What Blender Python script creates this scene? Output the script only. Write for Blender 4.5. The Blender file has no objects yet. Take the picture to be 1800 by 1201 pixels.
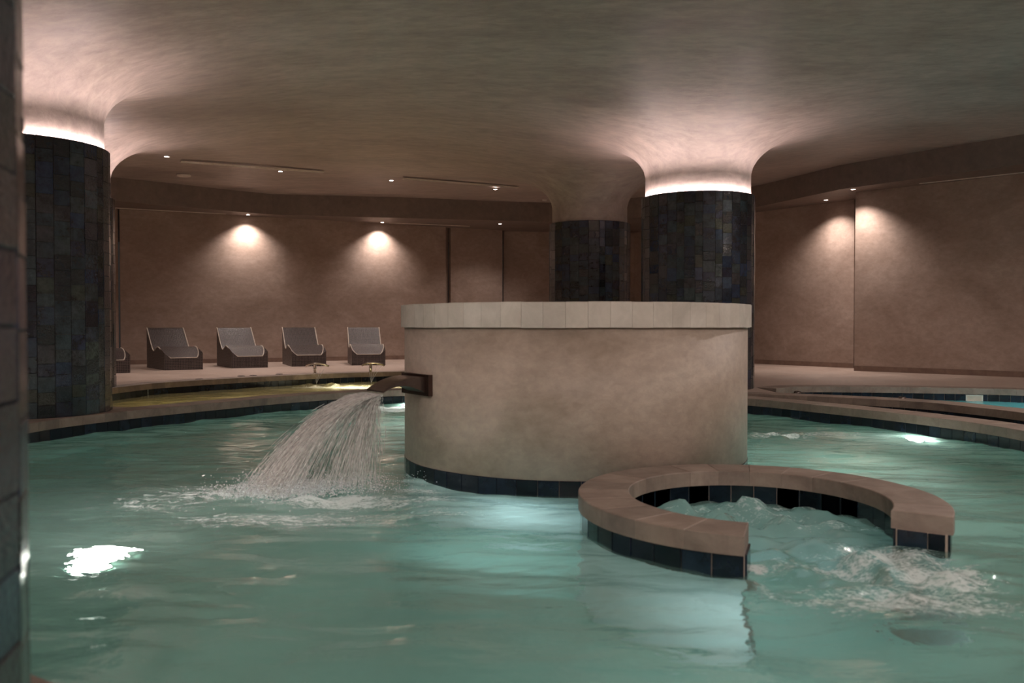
import bpy, bmesh, math, random
import numpy as np
from mathutils import Vector, Matrix
from mathutils.geometry import delaunay_2d_cdt

R = math.radians
rnd = random.Random(11)
rng = np.random.default_rng(5)
scene = bpy.context.scene
col = scene.collection

# ------------------------------------------------------------------ camera
F, Y0, H = 1550.0, 570.0, 1.19
PITCH = math.atan((600.5 - Y0) / F)
cam_d = bpy.data.cameras.new('camera'); cam = bpy.data.objects.new('camera', cam_d); col.objects.link(cam)
cam_d.sensor_width = 36; cam_d.lens = 36 * F / 1800
cam.location = (0, 0, H); cam.rotation_euler = (math.pi / 2 - PITCH, 0, 0)
cam_d.clip_start = .05; cam_d.clip_end = 100
cam_d.dof.use_dof = True; cam_d.dof.focus_distance = 11.0; cam_d.dof.aperture_fstop = 2.2
scene.camera = cam

# ------------------------------------------------------------------ world, colour, room light
w = bpy.data.worlds.new('world'); scene.world = w; w.use_nodes = True
w.node_tree.nodes['Background'].inputs[0].default_value = (.5, .42, .38, 1)
w.node_tree.nodes['Background'].inputs[1].default_value = .02
vs = scene.view_settings
vs.view_transform = 'Standard'; vs.look = 'None'; vs.gamma = 1; vs.use_curve_mapping = False
vs.exposure = 1.05

COVE = 78.0          # LED strips on the pillars
WASH = 125.0          # soffit downlights
DOWN = 120.0          # ceiling downlights
BACK = 150.0         # added fill downlights out of view
WATER_L = .092        # underwater lamps and added fill spots
WARM = (1, .86, .79)
ROSE = (1, .76, .70)

def lamp(kind, name, loc, energy, color, parent=None, **kw):
    d = bpy.data.lights.new(name, kind); d.energy = energy; d.color = color
    for k, v in kw.items(): setattr(d, k, v)
    o = bpy.data.objects.new(name, d); col.objects.link(o); o.location = loc
    if parent: o.parent = parent
    return o

def aim(o, direction):
    o.rotation_euler = Vector(direction).to_track_quat('-Z', 'Y').to_euler()

# ------------------------------------------------------------------ picture point -> world point on a level plane
def P(px, py, z=0.0):
    rx, ry, rz = px - 900.0, F, -(py - 600.5)
    d = (rx, ry * math.cos(PITCH) + rz * math.sin(PITCH), -ry * math.sin(PITCH) + rz * math.cos(PITCH))
    t = (z - H) / d[2]
    return (d[0] * t, d[1] * t)

# ------------------------------------------------------------------ object helpers
def tag(o, label=None, cat=None, group=None, kind=None):
    if label: o['label'] = label
    if cat: o['category'] = cat
    if group: o['group'] = group
    if kind: o['kind'] = kind
    return o

def empty(name, loc=(0, 0, 0), rz=0.0):
    o = bpy.data.objects.new(name, None); col.objects.link(o)
    o.location = loc; o.rotation_euler = (0, 0, rz); o.empty_display_size = .1
    return o

def mesh_of(name, v, f, m=None, smooth=False):
    me = bpy.data.meshes.new(name); me.from_pydata([tuple(map(float, p)) for p in v], [], [tuple(map(int, q)) for q in f])
    if m: me.materials.append(m)
    if smooth: me.shade_smooth()
    me.update()
    return me

def obj(name, me, parent=None, loc=(0, 0, 0), rz=0.0):
    o = bpy.data.objects.new(name, me); col.objects.link(o)
    o.location = loc; o.rotation_euler = (0, 0, rz)
    if parent: o.parent = parent
    return o

def copy_tree(o, parent=None):
    c = o.copy(); col.objects.link(c); c.parent = parent
    for ch in list(o.children): copy_tree(ch, c)
    return c

class MB:
    def __init__(s): s.v = []; s.f = []
    def add(s, v, f):
        n = len(s.v); s.v += [tuple(p) for p in v]; s.f += [tuple(i + n for i in q) for q in f]
    def box(s, c, d, M=None):
        v = [(c[0] + a * d[0] / 2, c[1] + b * d[1] / 2, c[2] + e * d[2] / 2) for a in (-1, 1) for b in (-1, 1) for e in (-1, 1)]
        if M: v = [tuple(M @ Vector(p)) for p in v]
        s.add(v, [(0, 1, 3, 2), (4, 6, 7, 5), (0, 4, 5, 1), (2, 3, 7, 6), (0, 2, 6, 4), (1, 5, 7, 3)])
    def tube(s, pts, r, n=8, caps=True):
        pts = [Vector(p) for p in pts]; k = len(pts)
        rr = r if isinstance(r, (list, tuple)) else [r] * k
        vs_, up = [], None
        for i, p in enumerate(pts):
            t = (pts[min(i + 1, k - 1)] - pts[max(i - 1, 0)]).normalized()
            if up is None: up = t.orthogonal().normalized()
            up = (up - t * up.dot(t)).normalized(); b = t.cross(up)
            for j in range(n):
                a = 2 * math.pi * j / n
                vs_.append(p + (up * math.cos(a) + b * math.sin(a)) * rr[i])
        fs = [(i * n + j, i * n + (j + 1) % n, (i + 1) * n + (j + 1) % n, (i + 1) * n + j) for i in range(k - 1) for j in range(n)]
        if caps: fs += [tuple(range(n))[::-1], tuple((k - 1) * n + j for j in range(n))]
        s.add(vs_, fs)
    def lathe(s, prof, n=32, c=(0, 0), closed=False):
        k = len(prof)
        v = [(c[0] + r * math.cos(2 * math.pi * j / n), c[1] + r * math.sin(2 * math.pi * j / n), z) for r, z in prof for j in range(n)]
        m = k if closed else k - 1
        f = [(i * n + j, i * n + (j + 1) % n, ((i + 1) % k) * n + (j + 1) % n, ((i + 1) % k) * n + j) for i in range(m) for j in range(n)]
        s.add(v, f)
    def build(s, name, m, parent=None, smooth=False, loc=(0, 0, 0), rz=0):
        return obj(name, mesh_of(name, s.v, s.f, m, smooth), parent, loc, rz)

# ------------------------------------------------------------------ materials
def nt(name):
    m = bpy.data.materials.new(name); m.use_nodes = True; t = m.node_tree; t.nodes.clear()
    out = t.nodes.new('ShaderNodeOutputMaterial')
    return m, t, out

def N(t, typ, **kw):
    n = t.nodes.new(typ)
    for k, v in kw.items():
        if k.startswith('i_'):
            n.inputs[k[2:].replace('_', ' ')].default_value = v
        else: setattr(n, k, v)
    return n

def ramp(t, src, stops, interp='LINEAR'):
    r = t.nodes.new('ShaderNodeValToRGB'); r.color_ramp.interpolation = interp
    e = r.color_ramp.elements
    while len(e) < len(stops): e.new(.5)
    for x, (p, c) in zip(e, stops): x.position = p; x.color = (c[0], c[1], c[2], 1)
    t.links.new(src, r.inputs[0]); return r

def coords(t, scale=(1, 1, 1), kind='Object', rot=(0, 0, 0)):
    c = t.nodes.new('ShaderNodeTexCoord'); mp = t.nodes.new('ShaderNodeMapping')
    mp.inputs['Scale'].default_value = scale; mp.inputs['Rotation'].default_value = rot
    t.links.new(c.outputs[kind], mp.inputs[0]); return mp.outputs[0]

def plaster(name, c1, c2, c3, rough=.55, scale=(1, 1, 1), bump=.15, spec=.35, big=.8, var2=.78):
    m, t, out = nt(name); L = t.links
    b = N(t, 'ShaderNodeBsdfPrincipled'); b.inputs['Specular IOR Level'].default_value = spec
    g = t.nodes.new('ShaderNodeNewGeometry'); mp = t.nodes.new('ShaderNodeMapping'); mp.inputs['Scale'].default_value = scale
    L.new(g.outputs['Position'], mp.inputs[0]); v = mp.outputs[0]
    n1 = N(t, 'ShaderNodeTexNoise', i_Scale=big, i_Detail=9.0, i_Roughness=.62, i_Distortion=.6); L.new(v, n1.inputs['Vector'])
    n2 = N(t, 'ShaderNodeTexNoise', i_Scale=big * 9, i_Detail=8.0, i_Roughness=.7, i_Distortion=.3); L.new(v, n2.inputs['Vector'])
    r1 = ramp(t, n1.outputs[0], [(.3, c1), (.5, c2), (.72, c3)])
    r2 = ramp(t, n2.outputs[0], [(.32, (var2,) * 3), (.64, (1.08, 1.08, 1.08))])
    mx = N(t, 'ShaderNodeMix', data_type='RGBA', blend_type='MULTIPLY'); mx.inputs[0].default_value = .8
    L.new(r1.outputs[0], mx.inputs[6]); L.new(r2.outputs[0], mx.inputs[7]); L.new(mx.outputs[2], b.inputs['Base Color'])
    rr = N(t, 'ShaderNodeMapRange'); rr.inputs[1].default_value = .3; rr.inputs[2].default_value = .7
    rr.inputs[3].default_value = rough - .1; rr.inputs[4].default_value = rough + .15
    L.new(n1.outputs[0], rr.inputs[0]); L.new(rr.outputs[0], b.inputs['Roughness'])
    bp = N(t, 'ShaderNodeBump'); bp.inputs['Strength'].default_value = bump; bp.inputs['Distance'].default_value = .02
    L.new(n2.outputs[0], bp.inputs['Height']); L.new(bp.outputs[0], b.inputs['Normal']); L.new(b.outputs[0], out.inputs[0])
    return m

def stone(name, c1, c2, rough=.6, var=.35, island=False):
    m, t, out = nt(name); L = t.links
    b = N(t, 'ShaderNodeBsdfPrincipled')
    g = t.nodes.new('ShaderNodeNewGeometry')
    src = g.outputs['Random Per Island'] if island else t.nodes.new('ShaderNodeObjectInfo').outputs['Random']
    n1 = N(t, 'ShaderNodeTexNoise', i_Scale=5.0, i_Detail=10.0, i_Roughness=.7, i_Distortion=.5); L.new(g.outputs['Position'], n1.inputs['Vector'])
    n2 = N(t, 'ShaderNodeTexVoronoi', i_Scale=55.0); L.new(g.outputs['Position'], n2.inputs['Vector'])
    r1 = ramp(t, n1.outputs[0], [(.3, c1), (.7, c2)])
    rv = ramp(t, src, [(0, (1 - var,) * 3), (.5, (1, .98, .96)), (1, (1 + var * .35, 1 + var * .3, 1 + var * .3))])
    mx = N(t, 'ShaderNodeMix', data_type='RGBA', blend_type='MULTIPLY'); mx.inputs[0].default_value = 1
    L.new(r1.outputs[0], mx.inputs[6]); L.new(rv.outputs[0], mx.inputs[7]); L.new(mx.outputs[2], b.inputs['Base Color'])
    b.inputs['Roughness'].default_value = rough
    bp = N(t, 'ShaderNodeBump'); bp.inputs['Strength'].default_value = .25; bp.inputs['Distance'].default_value = .01
    L.new(n1.outputs[0], bp.inputs['Height']); L.new(bp.outputs[0], b.inputs['Normal']); L.new(b.outputs[0], out.inputs[0])
    return m

def glaze(name, cols, island=False, rough=.16, bump=.5, nscale=55.0, ior=1.5):
    m, t, out = nt(name); L = t.links
    b = N(t, 'ShaderNodeBsdfPrincipled'); b.inputs['IOR'].default_value = ior
    g = t.nodes.new('ShaderNodeNewGeometry')
    src = g.outputs['Random Per Island'] if island else t.nodes.new('ShaderNodeObjectInfo').outputs['Random']
    r = ramp(t, src, [(i / (len(cols)), c) for i, c in enumerate(cols)], 'CONSTANT')
    n1 = N(t, 'ShaderNodeTexNoise', i_Scale=nscale, i_Detail=3.0, i_Roughness=.6); L.new(g.outputs['Position'], n1.inputs['Vector'])
    n0 = N(t, 'ShaderNodeTexNoise', i_Scale=9.0, i_Detail=6.0, i_Roughness=.7); L.new(g.outputs['Position'], n0.inputs['Vector'])
    r0 = ramp(t, n0.outputs[0], [(.35, (.55, .55, .55)), (.65, (1.5, 1.5, 1.4))])
    mx = N(t, 'ShaderNodeMix', data_type='RGBA', blend_type='MULTIPLY'); mx.inputs[0].default_value = .8
    L.new(r.outputs[0], mx.inputs[6]); L.new(r0.outputs[0], mx.inputs[7]); L.new(mx.outputs[2], b.inputs['Base Color'])
    # every tile has its own ripple strength
    fr = N(t, 'ShaderNodeMath', operation='MULTIPLY'); fr.inputs[1].default_value = 7.31; L.new(src, fr.inputs[0])
    ff = N(t, 'ShaderNodeMath', operation='FRACT'); L.new(fr.outputs[0], ff.inputs[0])
    mr = N(t, 'ShaderNodeMapRange'); mr.inputs[3].default_value = bump * .35; mr.inputs[4].default_value = bump; L.new(ff.outputs[0], mr.inputs[0])
    bp = N(t, 'ShaderNodeBump'); bp.inputs['Distance'].default_value = .010
    L.new(mr.outputs[0], bp.inputs['Strength']); L.new(n1.outputs[0], bp.inputs['Height']); L.new(bp.outputs[0], b.inputs['Normal'])
    mr2 = N(t, 'ShaderNodeMapRange'); mr2.inputs[3].default_value = rough * .7; mr2.inputs[4].default_value = rough * 1.8; L.new(ff.outputs[0], mr2.inputs[0])
    L.new(mr2.outputs[0], b.inputs['Roughness']); L.new(b.outputs[0], out.inputs[0])
    return m

def plain(name, c, rough=.5, metal=0.0, emit=None, es=0.0, bump=0.0):
    m, t, out = nt(name); b = N(t, 'ShaderNodeBsdfPrincipled')
    n1 = N(t, 'ShaderNodeTexNoise', i_Scale=14.0, i_Detail=5.0); cd = coords(t); t.links.new(cd, n1.inputs['Vector'])
    r1 = ramp(t, n1.outputs[0], [(.3, tuple(x * .85 for x in c)), (.7, tuple(min(1, x * 1.12) for x in c))])
    t.links.new(r1.outputs[0], b.inputs['Base Color'])
    b.inputs['Roughness'].default_value = rough; b.inputs['Metallic'].default_value = metal
    if emit: b.inputs['Emission Color'].default_value = (*emit, 1); b.inputs['Emission Strength'].default_value = es
    t.links.new(b.outputs[0], out.inputs[0]); return m

M_wall = plaster('wall plaster', (.31, .225, .18), (.375, .28, .23), (.45, .345, .29), rough=.6, scale=(1, 1, 1.6), bump=.12, big=.9)
M_ceil = plaster('ceiling plaster', (.31, .25, .22), (.42, .345, .305), (.52, .435, .39), rough=.52, scale=(.5, 1.3, 1), bump=.3, spec=.35, big=.75, var2=.68)
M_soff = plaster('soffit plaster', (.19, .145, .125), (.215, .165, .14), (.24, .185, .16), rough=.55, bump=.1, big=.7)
M_isl = plaster('island plaster', (.33, .26, .205), (.41, .33, .27), (.48, .40, .335), rough=.5, scale=(1, 1, 1.5), bump=.12, spec=.4, big=1.3)
M_deck = plaster('deck stone', (.36, .27, .22), (.42, .32, .265), (.48, .38, .32), rough=.5, bump=.1, big=1.5)
M_cap = stone('cap stone', (.46, .42, .37), (.64, .59, .53), rough=.6, var=.07)
M_cop = stone('coping stone', (.165, .122, .10), (.30, .24, .197), rough=.6, var=.22)
M_copi = stone('coping stone run', (.36, .255, .195), (.49, .36, .28), rough=.6, var=.3, island=True)
M_base = stone('baseboard stone', (.16, .10, .08), (.25, .17, .13), rough=.5, var=.1)
DARK = [(.014, .021, .034), (.018, .026, .034), (.010, .014, .024), (.024, .032, .036), (.014, .024, .050), (.026, .025, .030), (.010, .015, .020), (.020, .033, .042), (.025, .029, .024), (.015, .018, .032)]
M_tile = glaze('pillar glaze', DARK, rough=.09, ior=1.58, bump=1.0, nscale=48.0)
M_tilei = glaze('pillar glaze run', DARK, rough=.09, ior=1.58, island=True, bump=1.0, nscale=48.0)
BLUE = [(.006, .010, .020), (.008, .014, .028), (.005, .008, .014), (.010, .018, .034)]
M_wt = glaze('waterline glaze', BLUE, rough=.12, bump=.12, nscale=20.0)
M_wti = glaze('waterline glaze run', BLUE, island=True, rough=.12, bump=.12, nscale=20.0)
M_grout = plain('light grout', (.42, .33, .27), .8)
M_dgrout = plain('dark grout', (.012, .012, .012), .7)
M_steel = plain('bronze steel', (.19, .155, .14), .30, 1.0)
M_plate = plain('dark bronze plate', (.10, .065, .055), .4, 1.0)
M_chrome = plain('chrome', (.75, .70, .62), .12, 1.0)
M_dark = plain('dark recess', (.03, .025, .022), .7)
M_white = plain('white plastic', (.62, .58, .52), .5)
M_frame = plain('pale metal frame', (.75, .66, .58), .5)
M_lens = plain('lamp lens', (.9, .9, .9), .4, 0, (1, .8, .74), 12.0)
M_led = plain('led strip', (.9, .9, .9), .4, 0, (1, .80, .78), COVE)
M_trim = plain('pale edge trim', (.55, .46, .38), .5)

def mosaic(name, c_tile, c_grout, size):
    m, t, out = nt(name); L = t.links; b = N(t, 'ShaderNodeBsdfPrincipled')
    br = N(t, 'ShaderNodeTexBrick'); br.offset = 0
    br.inputs['Scale'].default_value = 1; br.inputs['Brick Width'].default_value = size; br.inputs['Row Height'].default_value = size
    br.inputs['Mortar Size'].default_value = size * .09; br.inputs['Mortar Smooth'].default_value = .1
    br.inputs['Color1'].default_value = (*c_tile, 1); br.inputs['Color2'].default_value = (*[x * 1.8 for x in c_tile], 1); br.inputs['Mortar'].default_value = (*c_grout, 1)
    uv = t.nodes.new('ShaderNodeUVMap'); L.new(uv.outputs[0], br.inputs['Vector']); L.new(br.outputs['Color'], b.inputs['Base Color'])
    b.inputs['Roughness'].default_value = .3; b.inputs['Specular IOR Level'].default_value = .3
    n1 = N(t, 'ShaderNodeTexNoise', i_Scale=45.0, i_Detail=2.0); L.new(uv.outputs[0], n1.inputs['Vector'])
    ad = N(t, 'ShaderNodeMath', operation='SUBTRACT'); L.new(n1.outputs[0], ad.inputs[0]); L.new(br.outputs['Fac'], ad.inputs[1])
    bp = N(t, 'ShaderNodeBump'); bp.inputs['Strength'].default_value = 1.0; bp.inputs['Distance'].default_value = .012
    L.new(ad.outputs[0], bp.inputs['Height']); L.new(bp.outputs[0], b.inputs['Normal']); L.new(b.outputs[0], out.inputs[0]); return m
M_mos = mosaic('lounger mosaic', (.020, .015, .015), (.17, .13, .115), .034)

def water(name, haze, haze_amt, tint, bump=.25, bscale=3.0, foam_col=(.85, .86, .86), thin=False):
    m, t, out = nt(name); L = t.links
    g = t.nodes.new('ShaderNodeNewGeometry')
    mp = t.nodes.new('ShaderNodeMapping'); mp.inputs['Scale'].default_value = (1, 1.7, 1); L.new(g.outputs['Position'], mp.inputs[0])
    n1 = N(t, 'ShaderNodeTexNoise', i_Scale=bscale, i_Detail=4.0, i_Roughness=.5, i_Distortion=.4); L.new(mp.outputs[0], n1.inputs['Vector'])
    bp = N(t, 'ShaderNodeBump'); bp.inputs['Strength'].default_value = bump; bp.inputs['Distance'].default_value = .05
    L.new(n1.outputs[0], bp.inputs['Height'])
    gl = N(t, 'ShaderNodeBsdfGlass'); gl.inputs['IOR'].default_value = 1.33; gl.inputs['Roughness'].default_value = .02
    gl.inputs['Color'].default_value = (*tint, 1); L.new(bp.outputs[0], gl.inputs['Normal'])
    if thin:
        tp_ = N(t, 'ShaderNodeBsdfTransparent'); tp_.inputs[0].default_value = (*tint, 1); g2 = N(t, 'ShaderNodeBsdfGlossy'); g2.inputs['Roughness'].default_value = .05; L.new(bp.outputs[0], g2.inputs['Normal'])
        f2 = N(t, 'ShaderNodeFresnel'); f2.inputs[0].default_value = 1.33; L.new(bp.outputs[0], f2.inputs[1])
        gl = N(t, 'ShaderNodeMixShader'); L.new(f2.outputs[0], gl.inputs[0]); L.new(tp_.outputs[0], gl.inputs[1]); L.new(g2.outputs[0], gl.inputs[2])
    # suspended bubbles and painted lamp glow: scatter light from above and below
    di = N(t, 'ShaderNodeBsdfDiffuse'); di.inputs[0].default_value = (*haze, 1)
    tr = N(t, 'ShaderNodeBsdfTranslucent'); tr.inputs[0].default_value = (*haze, 1); L.new(bp.outputs[0], di.inputs['Normal'])
    hz = N(t, 'ShaderNodeMixShader'); hz.inputs[0].default_value = .7; L.new(di.outputs[0], hz.inputs[1]); L.new(tr.outputs[0], hz.inputs[2])
    am = N(t, 'ShaderNodeAttribute', attribute_name='milk'); ma = N(t, 'ShaderNodeMath', operation='ADD'); ma.use_clamp = True
    ma.inputs[1].default_value = haze_amt; L.new(am.outputs['Fac'], ma.inputs[0])
    m1 = N(t, 'ShaderNodeMixShader'); L.new(ma.outputs[0], m1.inputs[0]); L.new(gl.outputs[0], m1.inputs[1]); L.new(hz.outputs[0], m1.inputs[2])
    # keep the mirror look of the surface over the haze
    fo = N(t, 'ShaderNodeFresnel'); fo.inputs[0].default_value = 1.33; L.new(bp.outputs[0], fo.inputs[1])
    gs = N(t, 'ShaderNodeBsdfGlossy'); gs.inputs['Roughness'].default_value = .05; L.new(bp.outputs[0], gs.inputs['Normal'])
    fm = N(t, 'ShaderNodeMath', operation='MULTIPLY'); L.new(fo.outputs[0], fm.inputs[0]); L.new(ma.outputs[0], fm.inputs[1])
    m2 = N(t, 'ShaderNodeMixShader'); L.new(fm.outputs[0], m2.inputs[0]); L.new(m1.outputs[0], m2.inputs[1]); L.new(gs.outputs[0], m2.inputs[2])
    # foam
    af = N(t, 'ShaderNodeAttribute', attribute_name='foam')
    n2 = N(t, 'ShaderNodeTexNoise', i_Scale=7.0, i_Detail=6.0, i_Roughness=.62, i_Distortion=.8); L.new(mp.outputs[0], n2.inputs['Vector'])
    n3 = N(t, 'ShaderNodeTexNoise', i_Scale=42.0, i_Detail=4.0, i_Roughness=.6, i_Distortion=.5); L.new(mp.outputs[0], n3.inputs['Vector'])
    s0 = N(t, 'ShaderNodeMath', operation='ADD'); L.new(n2.outputs[0], s0.inputs[0]); L.new(n3.outputs[0], s0.inputs[1])
    s1 = N(t, 'ShaderNodeMath', operation='ADD'); L.new(af.outputs['Fac'], s1.inputs[0]); L.new(s0.outputs[0], s1.inputs[1])
    mr = N(t, 'ShaderNodeMapRange'); mr.inputs[1].default_value = 1.33; mr.inputs[2].default_value = 1.58; mr.inputs[3].default_value = 0; mr.inputs[4].default_value = .85
    L.new(s1.outputs[0], mr.inputs[0])
    fd = N(t, 'ShaderNodeBsdfDiffuse'); fd.inputs[0].default_value = (*foam_col, 1)
    ft = N(t, 'ShaderNodeBsdfTranslucent'); ft.inputs[0].default_value = (*foam_col, 1)
    fx = N(t, 'ShaderNodeMixShader'); fx.inputs[0].default_value = .45; L.new(fd.outputs[0], fx.inputs[1]); L.new(ft.outputs[0], fx.inputs[2])
    m3 = N(t, 'ShaderNodeMixShader'); L.new(mr.outputs[0], m3.inputs[0]); L.new(m2.outputs[0], m3.inputs[1]); L.new(fx.outputs[0], m3.inputs[2])
    L.new(m3.outputs[0], out.inputs[0]); return m
M_water = water('pool water', (.42, .60, .55), .08, (.93, 1, .98), bump=.42)
M_wyel = water('shallow pool water', (.5, .47, .30), .45, (1, 1, .95), bump=.3, thin=True)
M_wblu = water('blue pool water', (.4, .75, .75), .5, (.85, 1, 1), bump=.1, thin=True)

def spray(name, c, a):
    m, t, out = nt(name); L = t.links
    tp = N(t, 'ShaderNodeBsdfTransparent'); b = N(t, 'ShaderNodeBsdfPrincipled'); b.inputs['Base Color'].default_value = (*c, 1)
    b.inputs['Roughness'].default_value = .25; b.inputs['Transmission Weight'].default_value = .25
    tl = N(t, 'ShaderNodeBsdfTranslucent'); tl.inputs[0].default_value = (*c, 1)
    ms = N(t, 'ShaderNodeMixShader'); ms.inputs[0].default_value = .5; L.new(b.outputs[0], ms.inputs[1]); L.new(tl.outputs[0], ms.inputs[2])
    n = N(t, 'ShaderNodeTexNoise', i_Scale=30.0, i_Detail=3.0); g = t.nodes.new('ShaderNodeNewGeometry'); L.new(g.outputs['Position'], n.inputs['Vector'])
    mr = N(t, 'ShaderNodeMapRange'); mr.inputs[1].default_value = .3; mr.inputs[2].default_value = .7; mr.inputs[3].default_value = a * .5; mr.inputs[4].default_value = min(1, a * 1.5)
    L.new(n.outputs[0], mr.inputs[0])
    mx = N(t, 'ShaderNodeMixShader'); L.new(mr.outputs[0], mx.inputs[0]); L.new(tp.outputs[0], mx.inputs[1]); L.new(ms.outputs[0], mx.inputs[2])
    L.new(mx.outputs[0], out.inputs[0]); return m
M_spray = spray('falling water', (.95, .93, .91), .55)
M_sheet = spray('water sheet', (.85, .82, .79), .28)
M_drop = spray('splash drops', (.9, .9, .92), .8)

def basin(name, c):
    m, t, out = nt(name); L = t.links; b = N(t, 'ShaderNodeBsdfPrincipled'); b.inputs['Roughness'].default_value = .6
    g = t.nodes.new('ShaderNodeNewGeometry'); n = N(t, 'ShaderNodeTexNoise', i_Scale=1.2, i_Detail=5.0); L.new(g.outputs['Position'], n.inputs['Vector'])
    r = ramp(t, n.outputs[0], [(.3, tuple(x * .88 for x in c)), (.7, tuple(min(1, x * 1.08) for x in c))]); L.new(r.outputs[0], b.inputs['Base Color']); L.new(b.outputs[0], out.inputs[0]); return m
M_basin = basin('pool basin lining', (.26, .44, .39))
M_lin = basin('submerged wall lining', (.58, .72, .74))
M_byel = basin('shallow pool lining', (.46, .40, .22))
M_bblu = basin('blue pool lining', (.25, .62, .66))

# ------------------------------------------------------------------ plan curves
def catmull(pts, closed=False, step=.05):
    p = [np.array(q, float) for q in pts]; n = len(p); out = []
    segs = n if closed else n - 1
    for i in range(segs):
        g = lambda k: p[k % n] if closed else (p[k] if 0 <= k < n else (2 * p[0] - p[1] if k < 0 else 2 * p[-1] - p[-2]))
        a, b, c, d = g(i - 1), g(i), g(i + 1), g(i + 2)
        m = max(2, int(np.linalg.norm(c - b) / step))
        for j in range(m):
            t = j / m
            out.append(.5 * ((2 * b) + (c - a) * t + (2 * a - 5 * b + 4 * c - d) * t * t + (3 * b - a - 3 * c + d) * t ** 3))
    if not closed: out.append(p[-1])
    return np.array(out)

def resample(c, step, closed=False):
    q = np.vstack([c, c[:1]]) if closed else c
    s = np.r_[0, np.cumsum(np.hypot(*np.diff(q, axis=0).T))]
    n = max(2, int(round(s[-1] / step))); u = np.linspace(0, s[-1], n + 1)
    r = np.c_[np.interp(u, s, q[:, 0]), np.interp(u, s, q[:, 1])]
    return r[:-1] if closed else r

def normals(c, closed=False):
    if closed: d = np.roll(c, -1, 0) - np.roll(c, 1, 0)
    else: d = np.gradient(c, axis=0)
    d = d / np.maximum(1e-9, np.linalg.norm(d, axis=1))[:, None]
    return np.c_[-d[:, 1], d[:, 0]]            # left of the direction of travel

def offset(c, d, closed=True): return c + normals(c, closed) * d

def inside(poly, pts):
    x, y = pts[:, 0], pts[:, 1]; r = np.zeros(len(pts), bool); n = len(poly)
    for i in range(n):
        x1, y1 = poly[i]; x2, y2 = poly[(i + 1) % n]
        if y1 == y2: continue
        k = ((y1 > y) != (y2 > y)) & (x < (x2 - x1) * (y - y1) / (y2 - y1) + x1); r ^= k
    return r

def triangulate(loops, pts):
    """constrained Delaunay of closed loops and free points; returns verts, faces"""
    V, E = [], []
    for lp in loops:
        n0 = len(V); V += [Vector((float(a), float(b))) for a, b in lp]; k = len(lp)
        E += [(n0 + i, n0 + (i + 1) % k) for i in range(k)]
    V += [Vector((float(a), float(b))) for a, b in pts]
    v, e, f, *_ = delaunay_2d_cdt(V, E, [], 0, 1e-5, False)
    return np.array([(p.x, p.y) for p in v]), np.array([tuple(q) for q in f])

# main pool (clockwise seen from above: left side upwards, then over to the right, back under the camera)
MAIN_L = [(-4.75, 7.4), (-4.85, 8.2), (-4.78, 9.0), (-4.6, 9.55), (-4.25, 10.3), (-3.70, 11.18), (-3.15, 12.0), (-2.5, 12.72), (-1.75, 13.25),
          (0, 13.65), (1.6, 13.0), (3.05, 11.85), (3.69, 10.9), (4.26, 9.86), (4.63, 8.9), (4.76, 8.1), (4.72, 7.0)]
MAIN = catmull(MAIN_L + [(4.3, 4.6), (2.6, 2.5), (.6, 1.9), (-.8, 2.15), (-2.2, 3.1), (-3.4, 4.3), (-4.3, 5.9)], True, .12)
EDGE1 = catmull(MAIN_L, False, .05)
YFAR_P = [(-6.0, 11.9), (-6.45, 12.6)] + [P(*q) for q in ((197, 704.5), (278, 694), (389, 685.5), (500, 678.5), (600, 673.3), (700, 670))] + [(-1.0, 19.0), (.0, 18.6)]
YFAR = catmull(YFAR_P, False, .05)
mo = offset(MAIN, .36)
yin = mo[(mo[:, 0] > -4.75) & (mo[:, 0] < .4) & (mo[:, 1] > 10.6)]
yin = yin[np.argsort(yin[:, 0])]
YEL = np.vstack([[(-5.6, 11.5)], YFAR[::3], [(.3, 17.0), (.35, 14.6)], yin[::-1], ])
CH_B = catmull([(3.3, 12.62), (4.3, 12.02), (5.16, 11.32), (5.56, 10.5), (5.74, 9.8), (5.85, 8.6), (5.8, 7.4)], False, .05)
cin = mo[(mo[:, 0] > 3.45) & (mo[:, 1] > 7.4) & (mo[:, 1] < 12.3)]
cin = cin[np.argsort(cin[:, 1])]
CHAN = np.vstack([CH_B[::3][:-1], [(5.8, 7.4)], cin])
cb = offset(CH_B, .38, False); cb = cb[cb[:, 0] > 4.15]
CFAR = catmull([(4.05, 13.55), (4.5, 13.95), (5.2, 14.02), (6.7, 13.75), (7.75, 13.35), (9.0, 12.4), (9.6, 10.6)], False, .05)
BLU = np.vstack([cb[::3], [(6.2, 7.4), (9.6, 7.4)], CFAR[::-3]])[::-1]

# ------------------------------------------------------------------ pillars (centre, radius, lit)
PILLARS = [((-5.45, 9.9), .87, 1), ((2.91, 13.87), .87, 1), ((1.54, 17.53), .80, 0), ((-7.085, 13.7), .85, 1), ((-1.855, 1.6), .85, 0)]
ZT = 3.16; NK = .06
def dist_p(x, y):
    return [np.hypot(x - c[0], y - c[1]) - (r - NK) for c, r, _ in PILLARS]
def ceil_z(x, y):
    ds = dist_p(x, y); dm = np.maximum(0, np.minimum.reduce(ds[:4] + [ds[4] + .0]))
    q = np.clip(dm / .65, 0, 1); z = 3.50 + .36 * np.sqrt(np.maximum(0, 1 - (1 - q) ** 2))
    soft = 1.0
    for d in ds: soft = soft * (1 - np.exp(-np.maximum(d, 0) / 1.5))
    u = .015 * np.sin(x * .9 + 1.0) * np.cos(y * .7)
    return z + .66 * soft + u * np.clip(dm, 0, 1)
def on_ceiling(px, py):
    z = 4.4
    for _ in range(12):
        x, y = P(px, py, z); z = float(ceil_z(np.array(x), np.array(y)))
    return x, y, z

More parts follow.
